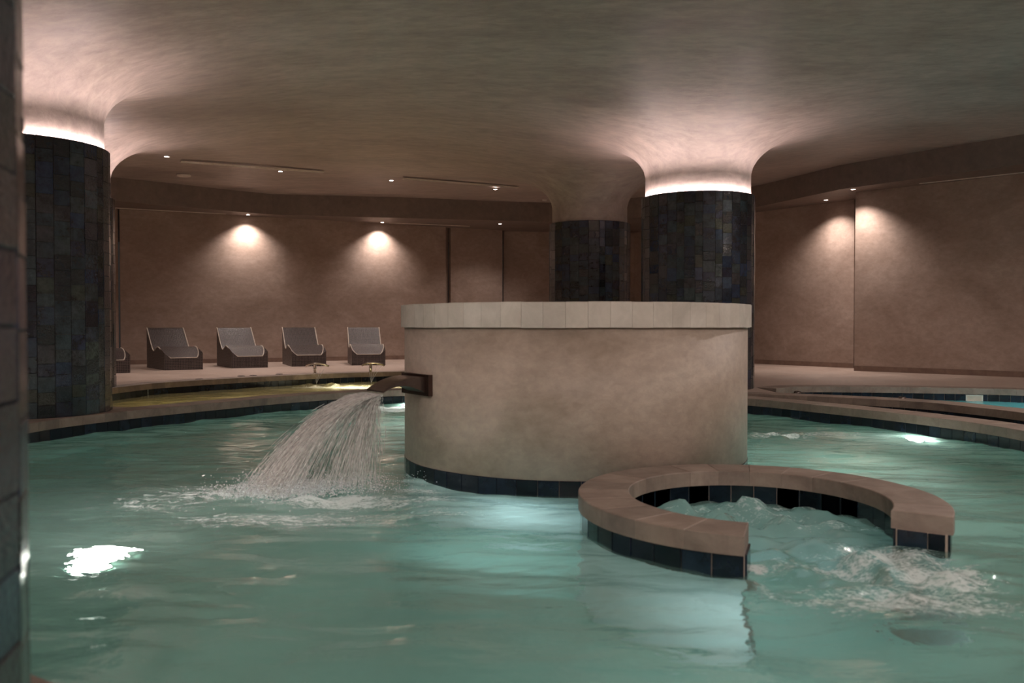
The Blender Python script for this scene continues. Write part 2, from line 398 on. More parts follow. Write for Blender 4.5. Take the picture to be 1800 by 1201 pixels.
# ------------------------------------------------------------------ setting: walls, soffit, ceiling
ZS = 3.98
wl = [P(*q, ZS) for q in ((210, 368), (500, 383), (783, 399.5))]
wm = [P(792, 400.5, ZS), P(883, 404.8, ZS)]
wr = [P(885, 406.5, ZS), P(965, 408, ZS), P(1115, 409.5, ZS), (4.6, 25.2), P(1325, 374, ZS), P(1502, 351, ZS)]
wf = [P(1504, 338, ZS), P(1650, 322, ZS), P(1800, 305, ZS)]
d0 = Vector(wl[0]) - Vector(wl[1]); d0.normalize()
left_far = (wl[0][0] + d0.x * 6.0, wl[0][1] + d0.y * 6.0)
d1 = Vector(wf[2]) - Vector(wf[1]); d1.normalize()
right_far = (wf[2][0] + d1.x * 6, wf[2][1] + d1.y * 6)

def wall(name, pts, z0=.2, z1=ZS + .02, th=.15, base=True, bname=None):
    pts = [tuple(p) for p in pts]; c = np.array(pts); n = normals(c)     # outward = away from the room
    mid = np.array([0.0, 12.0]); sgn = np.sign(((c - mid) * n).sum(1).mean())
    o = c + n * sgn * th; m = MB(); k = len(c)
    v = [(*p, z) for z in (z0 - .2, z1) for p in c] + [(*p, z) for z in (z0 - .2, z1) for p in o]
    f = []
    for i in range(k - 1):
        f += [(i, i + 1, k + i + 1, k + i), (2 * k + i + 1, 2 * k + i, 3 * k + i, 3 * k + i + 1), (k + i, k + i + 1, 3 * k + i + 1, 3 * k + i), (i + 1, i, 2 * k + i, 2 * k + i + 1)]
    f += [(0, k, 3 * k, 2 * k), (k - 1, 3 * k - 1, 4 * k - 1, 2 * k - 1)]
    m.add(v, f); ob = tag(m.build(name, M_wall), kind='structure')
    if base:
        q = c - n * sgn * .02; q2 = c; b = MB()
        v = [(*p, z) for z in (.2, .31) for p in q] + [(*p, .31) for p in q2]
        f = []
        for i in range(k - 1): f += [(i, i + 1, k + i + 1, k + i), (k + i, k + i + 1, 2 * k + i + 1, 2 * k + i)]
        f += [(0, k, 2 * k)]
        b.add(v, f); tag(b.build(bname, M_base), kind='structure')
    return ob

jog = [(left_far), (wl[0][0] - .10, wl[0][1] - .16), (wl[0][0] - .04, wl[0][1] - .16)]
wall('wall_far_left', jog, bname='baseboard_far_left')
wall('wall_back_left', [wl[0], wl[1], wl[2]], bname='baseboard_back_left')
wall('wall_back_return', [wl[2], (wl[2][0] + .06, wl[2][1] + .35)], base=False)
wall('wall_back_middle', wm, bname='baseboard_back_middle')
wall('wall_back_right', wr, bname='baseboard_back_right')
wall('wall_front_right', [wf[0], wf[1], wf[2], right_far], bname='baseboard_front_right')
wall('wall_front_right_return', [(wf[0][0] + .02, wf[0][1] + .02), (wf[0][0] + .5, wf[0][1] + 1.3)], base=False)
wall('wall_left', [(-15, -6), left_far], base=False)
wall('wall_right', [right_far, (16, -6)], base=False)
wall('wall_behind', [(16, -6), (-15, -6)], base=False)

FIN = [(-13.5, 17.2)] + [P(*q, ZS) for q in ((205, 353), (390, 370), (480, 377.5), (965, 390), (1115, 383), (1320, 366), (1340, 362), (1476, 333), (1800, 288))] + [(13.5, 9.6), (14.5, -5), (-13.5, -5)]
FIN = np.array(FIN); fin = []
for i in range(len(FIN)):
    a, b = FIN[i], FIN[(i + 1) % len(FIN)]; k = max(1, int(np.linalg.norm(b - a) / .8))
    fin += [a + (b - a) * j / k for j in range(k)]
fin = np.array(fin)
# ceiling: Delaunay field with fine rings round every pillar, plus the plaster necks
rings, free = [], []
NS = 72
for c, r, _ in PILLARS:
    for j, d in enumerate((0, .012, .03, .06, .10, .15, .21, .28, .37, .48, .62, .8, 1.05, 1.4)):
        a = (np.arange(NS) + (.5 if j % 2 else 0)) * 2 * math.pi / NS
        rg = np.c_[c[0] + (r - NK + d) * np.cos(a), c[1] + (r - NK + d) * np.sin(a)]
        if j == 0: rings.append(rg)
        else: free.append(rg[inside(fin, rg)])
gx, gy = np.meshgrid(np.arange(-13.2, 14.5, .36), np.arange(-4.8, 26.5, .36)); gr = np.c_[gx.ravel(), gy.ravel()]
gr = gr[inside(fin, gr)]; dd = np.minimum.reduce(dist_p(gr[:, 0], gr[:, 1])); gr = gr[dd > 1.5]
V2, T = triangulate([fin] + rings, np.vstack(free + [gr]))
cen = V2[T].mean(1); keep = inside(fin, cen)
for (c, r, _) in PILLARS: keep &= np.hypot(cen[:, 0] - c[0], cen[:, 1] - c[1]) > (r - NK) * math.cos(math.pi / NS) - 1e-3
T = T[keep]
Z = ceil_z(V2[:, 0], V2[:, 1])
cv = [(x, y, z) for (x, y), z in zip(V2, Z)]; cf = [tuple(t[::-1]) for t in T]
for (c, r, _), rg in zip(PILLARS, rings):
    idx = [int(np.argmin(np.hypot(V2[:, 0] - p[0], V2[:, 1] - p[1]))) for p in rg]
    prev = idx
    for z in (3.45, 3.36, 3.25, 3.08):
        n0 = len(cv); cv += [(p[0], p[1], z) for p in rg]; cur = list(range(n0, n0 + NS))
        cf += [(cur[j], cur[(j + 1) % NS], prev[(j + 1) % NS], prev[j]) for j in range(NS)]; prev = cur
ceil = obj('ceiling', mesh_of('ceiling', cv, cf, M_ceil, True)); tag(ceil, kind='structure')
# fascia and soffit
zf = ceil_z(fin[:, 0], fin[:, 1]) + .02; k = len(fin); fb = MB()
n_in = normals(fin, True); cc = fin.mean(0); sg = np.sign(((fin - cc) * n_in).sum(1).mean())
fo = fin + n_in * sg * .05
v = [(*p, ZS) for p in fin] + [(*p, float(z)) for p, z in zip(fin, zf)] + [(*p, ZS + .02) for p in fo] + [(*p, float(z)) for p, z in zip(fo, zf)]
f = []
for i in range(k):
    j = (i + 1) % k; f += [(i, j, k + j, k + i), (2 * k + i, 3 * k + i, 3 * k + j, 2 * k + j), (k + i, k + j, 3 * k + j, 3 * k + i)]
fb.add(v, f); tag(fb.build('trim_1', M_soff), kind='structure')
outer = np.array([(-16, -7), (-16, 30), (17, 30), (17, -7)], float)
V3, T3 = triangulate([outer, fin], np.zeros((0, 2)))
c3 = V3[T3].mean(1); T3 = T3[~inside(fin, c3)]
n3 = len(V3); sv = [(x, y, ZS) for x, y in V3] + [(x, y, ZS + .1) for x, y in V3]
sf = [tuple(t[::-1]) for t in T3] + [tuple(int(q) + n3 for q in t) for t in T3]
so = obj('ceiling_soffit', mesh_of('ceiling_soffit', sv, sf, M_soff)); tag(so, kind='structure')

# ------------------------------------------------------------------ deck with pool openings
holes = [offset(MAIN, .33), offset(resample(YEL, .15, True), .30), CHAN.copy(), offset(resample(BLU, .15, True), .32)]
cm = offset(resample(CHAN, .15, True), .30)
holes[2] = cm
V4, T4 = triangulate([outer] + holes, np.zeros((0, 2)))
c4 = V4[T4].mean(1); kp = np.ones(len(T4), bool)
for h in holes: kp &= ~inside(h, c4)
T4 = T4[kp]; n4 = len(V4)
dv = [(x, y, .2) for x, y in V4] + [(x, y, .1) for x, y in V4]
df = [tuple(t) for t in T4] + [tuple(int(q) + n4 for q in t[::-1]) for t in T4]
deck = obj('floor', mesh_of('floor', dv, df, M_deck)); tag(deck, kind='structure')

# ------------------------------------------------------------------ pool edges: coping stones, waterline tiles, core wall
def prism(plan, z0, z1, bev=.003):
    n = len(plan); c = plan.mean(0); sh = plan + (c - plan) * np.minimum(.5, bev / np.maximum(1e-6, np.linalg.norm(c - plan, axis=1)))[:, None] * 1.4
    v = [(*p, z0) for p in plan] + [(*p, z1 - bev) for p in plan] + [(*p, z1) for p in sh]
    f = [tuple(range(n))[::-1]] + [(i, (i + 1) % n, n + (i + 1) % n, n + i) for i in range(n)]
    f += [(n + i, n + (i + 1) % n, 2 * n + (i + 1) % n, 2 * n + i) for i in range(n)] + [tuple(range(2 * n, 3 * n))]
    return v, f

def pool_edge(name, curve, width, side=1, stone_l=.30, tile_w=.153, tiles=True, basin_m=None, depth=-1.2, copings=True, span=None):
    """curve = waterline in plan; side=+1: stone lies to the left of travel"""
    c = curve
    core = MB(); a = resample(c, .15); n = normals(a) * side; k = len(a)
    q = [a + n * .012, a + n * (width - .02)]
    v = [(*p, z) for r_ in q for z in (depth, .104) for p in r_]
    f = []
    for i in range(k - 1):
        f += [(i, i + 1, k + i + 1, k + i), (k + i, k + i + 1, 3 * k + i + 1, 3 * k + i), (2 * k + i + 1, 2 * k + i, 3 * k + i, 3 * k + i + 1)]
    f += [(0, k, 3 * k, 2 * k), (k - 1, 3 * k - 1, 4 * k - 1, 2 * k - 1)]
    core.add(v, f); root = core.build(name, M_grout); tag(root, kind='structure')
    if basin_m:
        lin = MB(); v = [(*p, z) for z in (depth, -.06) for p in a + n * .004]
        lin.add(v, [(i, i + 1, k + i + 1, k + i) for i in range(k - 1)]); lin.build('basin_lining', basin_m, root)
    if copings:
        L_ = resample(c, stone_l / 3); nn = normals(L_) * side; ns = (len(L_) - 1) // 3
        for s in range(ns):
            i0 = s * 3; sl = L_[i0:i0 + 4].copy(); sn = nn[i0:i0 + 4]
            d = sl[3] - sl[0]; d /= np.linalg.norm(d)
            sl[0] = sl[0] + d * .0008; sl[3] = sl[3] - d * .0008
            plan = np.vstack([sl - sn * .014, (sl + sn * width)[::-1]])
            if side > 0: plan = plan                       # travel with stone to the left: already counter-clockwise
            else: plan = plan[::-1]
            dz = rnd.uniform(-.0012, .0012)
            v, f = prism(plan, .105, .2 + dz); obj('coping_stone', mesh_of('coping_stone', v, f, M_cop), root)
    if tiles:
        tl = resample(c, tile_w)
        for i in range(len(tl) - 1):
            p, q_ = tl[i], tl[i + 1]; mid = (p + q_) / 2; d = q_ - p; L0 = np.linalg.norm(d); nrm = np.array([-d[1], d[0]]) / L0 * side
            o = obj('tile', TILE_ME, root, (*(mid + nrm * .006), .0), math.atan2(d[1], d[0]))
            o.scale = ((L0 - .005) / .15, 1, 1)
    return root

tb = MB(); W_, D_ = .15, .012                        # waterline tile, centred on x, z from -0.05 to .103
z0, z1, b = -.05, .103, .003
tb.add([(-W_/2, -D_/2 + b, z0), (W_/2, -D_/2 + b, z0), (W_/2, -D_/2 + b, z1), (-W_/2, -D_/2 + b, z1),
        (-W_/2 + b, -D_/2, z0 + b), (W_/2 - b, -D_/2, z0 + b), (W_/2 - b, -D_/2, z1 - b), (-W_/2 + b, -D_/2, z1 - b),
        (-W_/2, D_/2, z0), (W_/2, D_/2, z0), (W_/2, D_/2, z1), (-W_/2, D_/2, z1)],
       [(4, 5, 6, 7), (0, 1, 5, 4), (1, 2, 6, 5), (2, 3, 7, 6), (3, 0, 4, 7), (0, 8, 9, 1), (1, 9, 10, 2), (2, 10, 11, 3), (3, 11, 8, 0), (8, 11, 10, 9)])
# two-sided so that it can face either way
tb.add([(x, -y, z) for x, y, z in tb.v[4:8]], [(3, 2, 1, 0)])
TILE_ME = mesh_of('tile', tb.v, tb.f, M_wt)

pool_edge('trim_2', EDGE1, .36, 1, basin_m=M_basin, depth=-1.2)
rest = MAIN; i0 = int(np.argmin(np.hypot(MAIN[:, 0] - 4.72, MAIN[:, 1] - 7.0))); i1 = int(np.argmin(np.hypot(MAIN[:, 0] + 4.75, MAIN[:, 1] - 7.4)))
near = MAIN[i0:] if i1 < i0 else MAIN[i0:i1 + 1]
near = np.vstack([near, MAIN[:1]])
pool_edge('trim_3', near, .36, 1, basin_m=M_basin, depth=-1.2, tiles=False, stone_l=.45)
pool_edge('trim_4', YFAR, .35, 1, basin_m=M_byel, depth=-.6)
pool_edge('trim_5', CH_B, .38, 1, basin_m=M_basin, depth=-.9)
pool_edge('trim_6', CFAR, .35, 1, basin_m=M_bblu, depth=-1.0)

def fill(name, poly, z, m, kind='structure'):
    V, T = triangulate([poly], np.zeros((0, 2))); c = V[T].mean(1); T = T[inside(poly, c)]
    o = obj(name, mesh_of(name, [(x, y, z) for x, y in V], T, m)); return tag(o, kind=kind)
fill('floor_main_pool', offset(MAIN, .3), -1.2, M_basin)
fill('floor_shallow_pool', offset(resample(YEL, .2, True), .25), -.45, M_byel)
fill('floor_channel', offset(resample(CHAN, .2, True), .2), -.85, M_basin)
fill('floor_blue_pool', offset(resample(BLU, .2, True), .25), -.95, M_bblu)
# submerged steps at the left end of the shallow pool
st = MB()
for k in range(3):
    pts = np.array([(-5.5 + k * .32, 11.2 + k * .1), (-6.15 + k * .32, 12.9 + k * .12)]); 
    d = pts[1] - pts[0]; Ls = np.linalg.norm(d); a = math.atan2(d[1], d[0]); Mx = Matrix.Translation((*(pts.mean(0)), 0)) @ Matrix.Rotation(a, 4, 'Z')
    st.box((0, 0, -.27 - k * .05), (Ls, .34, .34 - k * .10), Mx)
tag(st.build('floor_pool_steps', M_byel), kind='structure')

# ------------------------------------------------------------------ pillars clad in dark glazed tiles
pt = MB()
def tile_mesh(wd, ht, th=.012):
    m = MB(); b = .003; h, z = wd / 2, ht / 2
    m.add([(-h, 0, -z), (h, 0, -z), (h, 0, z), (-h, 0, z), (-h, -th + b, -z), (h, -th + b, -z), (h, -th + b, z), (-h, -th + b, z),
           (-h + b, -th, -z + b), (h - b, -th, -z + b), (h - b, -th, z - b), (-h + b, -th, z - b)],
          [(4, 0, 1, 5), (5, 1, 2, 6), (6, 2, 3, 7), (7, 3, 0, 4), (4, 5, 9, 8), (5, 6, 10, 9), (6, 7, 11, 10), (7, 4, 8, 11), (8, 9, 10, 11)])
    return m
PT_ME = {}
def pillar(c, r, lit, label, single, z0=.2, tw=.165, group='tiled pillars'):
    root = empty('pillar', (c[0], c[1], z0)); tag(root, label, 'pillar', group)
    hgt = ZT - z0; nc = int(round(2 * math.pi * r / tw)); nr = int(round(hgt / .165)); th = hgt / nr
    core = MB(); rc = r - .014
    core.lathe([(rc, 0), (rc, hgt - .003), (rc - .006, hgt - .003), (rc - .006, hgt - .045), (r - .075, hgt - .045)], 64)
    core.build('core', M_dgrout, root, True)
    face = math.atan2(-c[1], -c[0])
    rest = MB(); lr = random.Random(int(c[0] * 100))
    # column boundaries of uneven width
    ws = [lr.choice((.7, 1, 1, 1.15, 1.3)) for _ in range(nc)]; tot = sum(ws); ang = [0]
    for q in ws: ang.append(ang[-1] + q / tot * 2 * math.pi)
    for j in range(nc):
        a = (ang[j] + ang[j + 1]) / 2; wd = 2 * (r - .012) * math.sin((ang[j + 1] - ang[j]) / 2) - .0025
        da = abs((a - face + math.pi) % (2 * math.pi) - math.pi)
        z = 0; hs = [lr.choice((.8, 1, 1, 1.2)) for _ in range(nr)]; hs = [h / sum(hs) * hgt for h in hs]
        for i in range(nr):
            hh = hs[i]; zc = z + hh / 2; z += hh
            rr = r - .013 + lr.uniform(-.0015, .0025)
            if single(da, zc + z0):
                key = (round(wd, 2), round(hh, 2))
                if key not in PT_ME: PT_ME[key] = mesh_of('tile', tile_mesh(key[0], key[1]).v, tile_mesh(1, 1).f, M_tile)
                o = obj('tile', PT_ME[key], root, (rr * math.cos(a), rr * math.sin(a), zc), a + math.pi / 2)
                o.scale = (wd / key[0], 1, (hh - .0025) / key[1])
                o.rotation_euler = (lr.uniform(-.008, .008), lr.uniform(-.004, .004), a + math.pi / 2 + lr.uniform(-.01, .01))
            else:
                tm = tile_mesh(wd, hh - .0025); Mx = Matrix.Translation((rr * math.cos(a), rr * math.sin(a), zc)) @ Matrix.Rotation(a + math.pi / 2, 4, 'Z')
                rest.add([tuple(Mx @ Vector(p)) for p in tm.v], tm.f)
    if rest.v: tag(rest.build('tile_cladding', M_tilei, root), kind='stuff')
    if lit:
        led = MB(); led.lathe([(r - .056, hgt - .035), (r - .020, hgt - .035), (r - .020, hgt - .022), (r - .056, hgt - .022)], 64, closed=True)
        led.build('light_strip', M_led, root)
    return root
pillar(*PILLARS[0], 'dark tiled pillar at left with glowing collar, standing on the pool edge', lambda d, z: d < 1.50)
pillar(*PILLARS[1], 'dark tiled pillar with glowing collar right behind the round island', lambda d, z: d < 1.55 and (z > 1.5 or d > 1.2), group=None)
pillar(*PILLARS[2], 'dark tiled pillar without glow, smaller one left of the glowing pillar behind the island', lambda d, z: d < 1.5 and z > 1.5, group=None)
pillar(*PILLARS[3], 'dark tiled pillar with glowing collar mostly hidden behind the big left pillar', lambda d, z: 1.0 < d < 1.6, group=None)
pillar(*PILLARS[4], 'blurred dark tiled pillar in the foreground at the left picture edge', lambda d, z: 1.0 < d < 1.7, group=None)

# ------------------------------------------------------------------ round island
IC, IR = (.526, 7.50), 1.43
isl = empty('pool_island', (*IC, 0)); tag(isl, 'large round plastered island wall with pale stone cap standing in the pool', 'pool island')
m = MB(); m.lathe([(IR - .01, -.08), (IR - .01, .10), (IR + .0, .102), (IR + .0, 1.165), (IR - .15, 1.165)], 128); m.build('drum_wall', M_isl, isl, True)
m = MB(); m.lathe([(IR - .004, -1.2), (IR - .004, -.048)], 96); m.build('submerged_wall', M_lin, isl, True)
n_t = 59; key = mesh_of('tile', tb.v, tb.f, M_wt); da = 2 * math.pi / n_t
for i in range(n_t):
    a = -math.pi / 2 + i * da + .02; o = obj('tile', key, isl, ((IR - .003) * math.cos(a), (IR - .003) * math.sin(a), 0), a + math.pi / 2)
    o.scale = ((2 * IR * math.sin(da / 2) - .004) / .15, 1, 1)
def arc_piece(r0, r1, da, z0, z1, k=3, gap=.0008):
    an = np.linspace(-da / 2 + gap / r1, da / 2 - gap / r1, k + 1)
    plan = np.vstack([np.c_[r1 * np.cos(an), r1 * np.sin(an)], np.c_[r0 * np.cos(an[::-1]), r0 * np.sin(an[::-1])]])
    return prism(plan, z0, z1, .005)
v, f = arc_piece(IR - .30, IR + .028, da * 1.0, 1.165, 1.345); cap_me = mesh_of('cap_stone', v, f, M_cap)
for i in range(n_t):
    o = obj('cap_stone', cap_me, isl, (0, 0, rnd.uniform(-.002, .002)), -math.pi / 2 + i * da + .05)
m = MB(); m.lathe([(IR - .16, 1.16), (IR - .16, .9), (.01, .9)], 64); m.build('island_bed', M_isl, isl)

# spout plate and curved blade
nv = Vector((-.84, -.543)).normalized(); tv = Vector((-nv.y * -1, nv.x * -1)); tv = Vector((nv.y, -nv.x))  # tangent pointing away from camera
if tv.y < 0: tv = -tv
base2 = Vector((-.62, 6.67))
sp = empty('water_spout', (base2.x, base2.y, .66)); tag(sp, 'bronze steel spout blade pouring water from the side of the round island', 'water spout')
def loc3(s, n, z): p = base2 + tv * s + nv * n; return (p.x - base2.x, p.y - base2.y, z - .66)
def slab(mb, pts_top, pts_bot, s0, s1):
    """ribbed solid: profile in the (n,z) plane swept from s0 to s1"""
    prof = pts_top + pts_bot[::-1]; k = len(prof)
    v = [loc3(s0, *q) for q in prof] + [loc3(s1, *q) for q in prof]
    f = [(i, (i + 1) % k, k + (i + 1) % k, k + i) for i in range(k)]
    kt = len(pts_top)
    for o_, rev in ((0, False), (k, True)):
        for i in range(kt - 1):
            q = (o_ + i, o_ + i + 1, o_ + k - 2 - i, o_ + k - 1 - i); f.append(q[::-1] if rev else q)
    mb.add(v, f)
pl = MB(); slab(pl, [(-.055, .808), (.045, .808)], [(-.055, .648), (.045, .648)], -.06, .40); pl.build('wall_plate', M_plate, sp)
top, bot = [], []
for i in range(11):
    u = i / 10; n_ = .045 + .34 * u; top.append((n_, .790 + .012 * math.sin(u * 1.9) - .105 * u ** 2.2)); bot.append((n_, .672 + .045 * math.sin(min(1, u * 1.25) * math.pi / 1.6) * (1 - u) ** .3 if u < 1 else .68))
bot = [(n_, min(t_[1] - .012 - .105 * (1 - i / 10) ** 1.5, t_[1] - .012)) for i, ((n_, _), t_) in enumerate(zip(bot, top))]
bl = MB(); slab(bl, top, bot, 0, .30); bl.build('blade', M_steel, sp)
for s in (.02, .28):
    bm_ = MB(); cpt = loc3(s, .014, .795 - .0); bm_.tube([Vector(loc3(s, .010, .70)), Vector(loc3(s, .02, .70))], .007, 8); bm_.build('screw', M_chrome, sp)

# falling water
LIPZ = .672
def traj(s, vel, side, t):
    n_ = .382 + vel * t; z = LIPZ - 4.9 * t * t; ss = s + side * t; return loc3(ss, n_, z)
fall = MB(); T_END = math.sqrt(LIPZ / 4.9)
for i in range(7000):
    s = rnd.uniform(.0, .30); r_ = rnd.random()
    vel = rnd.gauss(2.15, .25) if r_ < .5 else (rnd.uniform(.3, 2.3) if r_ < .75 else abs(rnd.gauss(.55, .3)))
    if vel < 1.2 and s > .2: s *= .5
    t0 = rnd.uniform(0, .96) * T_END; t1 = min(T_END, t0 + rnd.uniform(.03, .13) * T_END); side = rnd.gauss(0, .10) + (s - .15) * .5
    pts = [traj(s, vel, side, t0 + (t1 - t0) * k / 2) for k in range(3)]; r0 = rnd.uniform(.0012, .005)
    fall.tube(pts, [r0 * .3, r0, r0 * .3], 4, False)
for k in range(260):                       # clots of froth near the outer foot of the veil
    q = traj(rnd.uniform(0, .3), rnd.gauss(2.3, .2), rnd.gauss(0, .2), T_END * rnd.uniform(.86, 1)); rr_ = rnd.uniform(.004, .012)
    fall.add([(q[0] + a * rr_, q[1] + b * rr_, q[2] + c * rr_) for a, b, c in ((1, 0, 0), (-1, 0, 0), (0, 1, 0), (0, -1, 0), (0, 0, 1), (0, 0, -1))], [(0, 2, 4), (2, 1, 4), (1, 3, 4), (3, 0, 4), (2, 0, 5), (1, 2, 5), (3, 1, 5), (0, 3, 5)])
fo_ = fall.build('falling_water', M_spray, None, True, (base2.x, base2.y, .66)); tag(fo_, 'arching veil of water falling from the steel spout into the pool', 'water', None, 'stuff')
def sheet(vel, amp, seed, s0=0.0, s1=.30, t_end=1.0):
    rs = random.Random(seed); ph = [rs.uniform(0, 6) for _ in range(6)]; ns, ntt = 30, 36; v, f = [], []
    for i in range(ns + 1):
        for j in range(ntt + 1):
            t = j / ntt * T_END * t_end; s = s0 + (s1 - s0) * i / ns
            vv = vel * (1 + .05 * math.sin(s * 60 + ph[0]) + .04 * math.sin(s * 130 + ph[1])); t *= .72 + .28 * math.sin(s * 75 + ph[4]) * math.sin(s * 173 + ph[5]); n_ = .382 + vv * t + amp * (j / ntt) * (math.sin(s * 90 + t * 50 + ph[2]) + math.sin(s * 41 - t * 80 + ph[3]))
            v.append(loc3(s + (s - .15) * t * .8, n_, LIPZ - 4.9 * t * t))
    for i in range(ns):
        for j in range(ntt): a = i * (ntt + 1) + j; f.append((a, a + 1, a + ntt + 2, a + ntt + 1))
    return v, f
shm = MB()
for vel, amp, sd, te in ((2.3, .006, 1, .95), (1.95, .01, 2, .8), (1.5, .012, 3, .62), (1.0, .012, 4, .5)): shm.add(*sheet(vel, amp, sd, t_end=te))
shm.add(*sheet(.45, .006, 5, 0, .12, .85))
shm.build('water_sheet', M_sheet, fo_, True)
# splash drops where the water lands
LAND = Vector((base2.x + nv.x * 1.1 + tv.x * .12, base2.y + nv.y * 1.1 + tv.y * .12))
dr = MB()
def drop(p, r):
    dr.add([(p[0] + a * r, p[1] + b * r, p[2] + c * r) for a, b, c in ((1, 0, 0), (-1, 0, 0), (0, 1, 0), (0, -1, 0), (0, 0, 1), (0, 0, -1))],
           [(0, 2, 4), (2, 1, 4), (1, 3, 4), (3, 0, 4), (2, 0, 5), (1, 2, 5), (3, 1, 5), (0, 3, 5)])
for i in range(5200):
    u = rnd.random() ** 1.4; c = Vector((LAND.x + (base2.x + nv.x * .45 - LAND.x) * max(0, u * 1.7 - .7), LAND.y + (base2.y + nv.y * .45 - LAND.y) * max(0, u * 1.7 - .7)))
    p = (c.x + rnd.gauss(0, .22), c.y + rnd.gauss(0, .16), abs(rnd.gauss(0, .05)) + .005); drop(p, rnd.uniform(.0015, .006) * (1.4 - u * .6))
dob = dr.build('splash', M_drop, fo_); dob.location = (-base2.x, -base2.y, -.66); tag(dob, kind='stuff')

# ------------------------------------------------------------------ whirlpool ring (open to the pool)
JC, JA, JB = (1.42, 5.13), 1.03, 1.09
whirl = empty('whirlpool_ring', (*JC, 0)); tag(whirl, 'C-shaped whirlpool surround with brown stone coping and dark blue tiles', 'whirlpool')
A0, A1 = R(-35.0), R(251)
def jp(a, d): return np.array([(JA - d) * math.cos(a), (JB - d) * math.sin(a)])
m = MB(); ks = 60; v = []
for i in range(ks + 1):
    a = A0 + (A1 - A0) * i / ks; o_, i_ = jp(a, .025), jp(a, .275)
    v += [(*o_, -1.2), (*o_, .104), (*i_, .104), (*i_, -1.2)]
f = []
for i in range(ks):
    a, b_ = i * 4, i * 4 + 4; f += [(a, b_, b_ + 1, a + 1), (a + 1, b_ + 1, b_ + 2, a + 2), (a + 2, b_ + 2, b_ + 3, a + 3)]
f += [(0, 1, 2, 3), (ks * 4 + 3, ks * 4 + 2, ks * 4 + 1, ks * 4)]
m.add(v, f); m.build('core_wall', M_grout, whirl)
m = MB(); v = []; lp = [jp(A0 + (A1 - A0) * i / ks, .014) for i in range(ks + 1)] + [jp(A1 - (A1 - A0) * i / ks, .286) for i in range(ks + 1)]
ln = len(lp); v = [(*p, -1.2) for p in lp] + [(*p, -.052) for p in lp]
m.add(v, [(i, (i + 1) % ln, ln + (i + 1) % ln, ln + i) for i in range(ln)]); m.build('submerged_wall', M_lin, whirl)
nst = 18
for i in range(nst):
    aa = [A0 + (A1 - A0) * (i + k / 4) / nst for k in range(5)]; aa[0] += .0007; aa[4] -= .0007
    ro = np.array([jp(a, 0) for a in aa]); ri = np.array([jp(a, .30) for a in aa[::-1]])
    v, f = prism(np.vstack([ro, ri]), .104, .2 + rnd.uniform(-.0008, .0008), .004); obj('coping_stone', mesh_of('coping_stone', v, f, M_cop), whirl)
for d, n_, sgn in ((.018, 34, 1), (.282, 25, -1)):
    pts = np.array([jp(A0 + (A1 - A0) * t, d) for t in np.linspace(0, 1, 400)]); rs = resample(pts, .153)
    for i in range(len(rs) - 1):
        q, e = rs[i], rs[i + 1]; dv_ = e - q; L0 = np.linalg.norm(dv_); mid = (q + e) / 2
        o = obj('tile', TILE_ME, whirl, (*mid, 0), math.atan2(dv_[1], dv_[0])); o.scale = ((L0 - .006) / .15, 1, 1)
for a in (A0, A1):
    o_, i_ = jp(a, .025), jp(a, .275); d = i_ - o_; L0 = np.linalg.norm(d); s_ = -1 if a == A0 else 1
    tn = np.array([-math.sin(a), math.cos(a)]) * s_
    for (u0, u1) in ((.04, .36), (.38, .96)):
        mid = o_ + d * (u0 + u1) / 2 + tn * .006
        o = obj('tile', TILE_ME, whirl, (*mid, 0), math.atan2(d[1], d[0])); o.scale = (L0 * (u1 - u0) / .15, 1, 1)

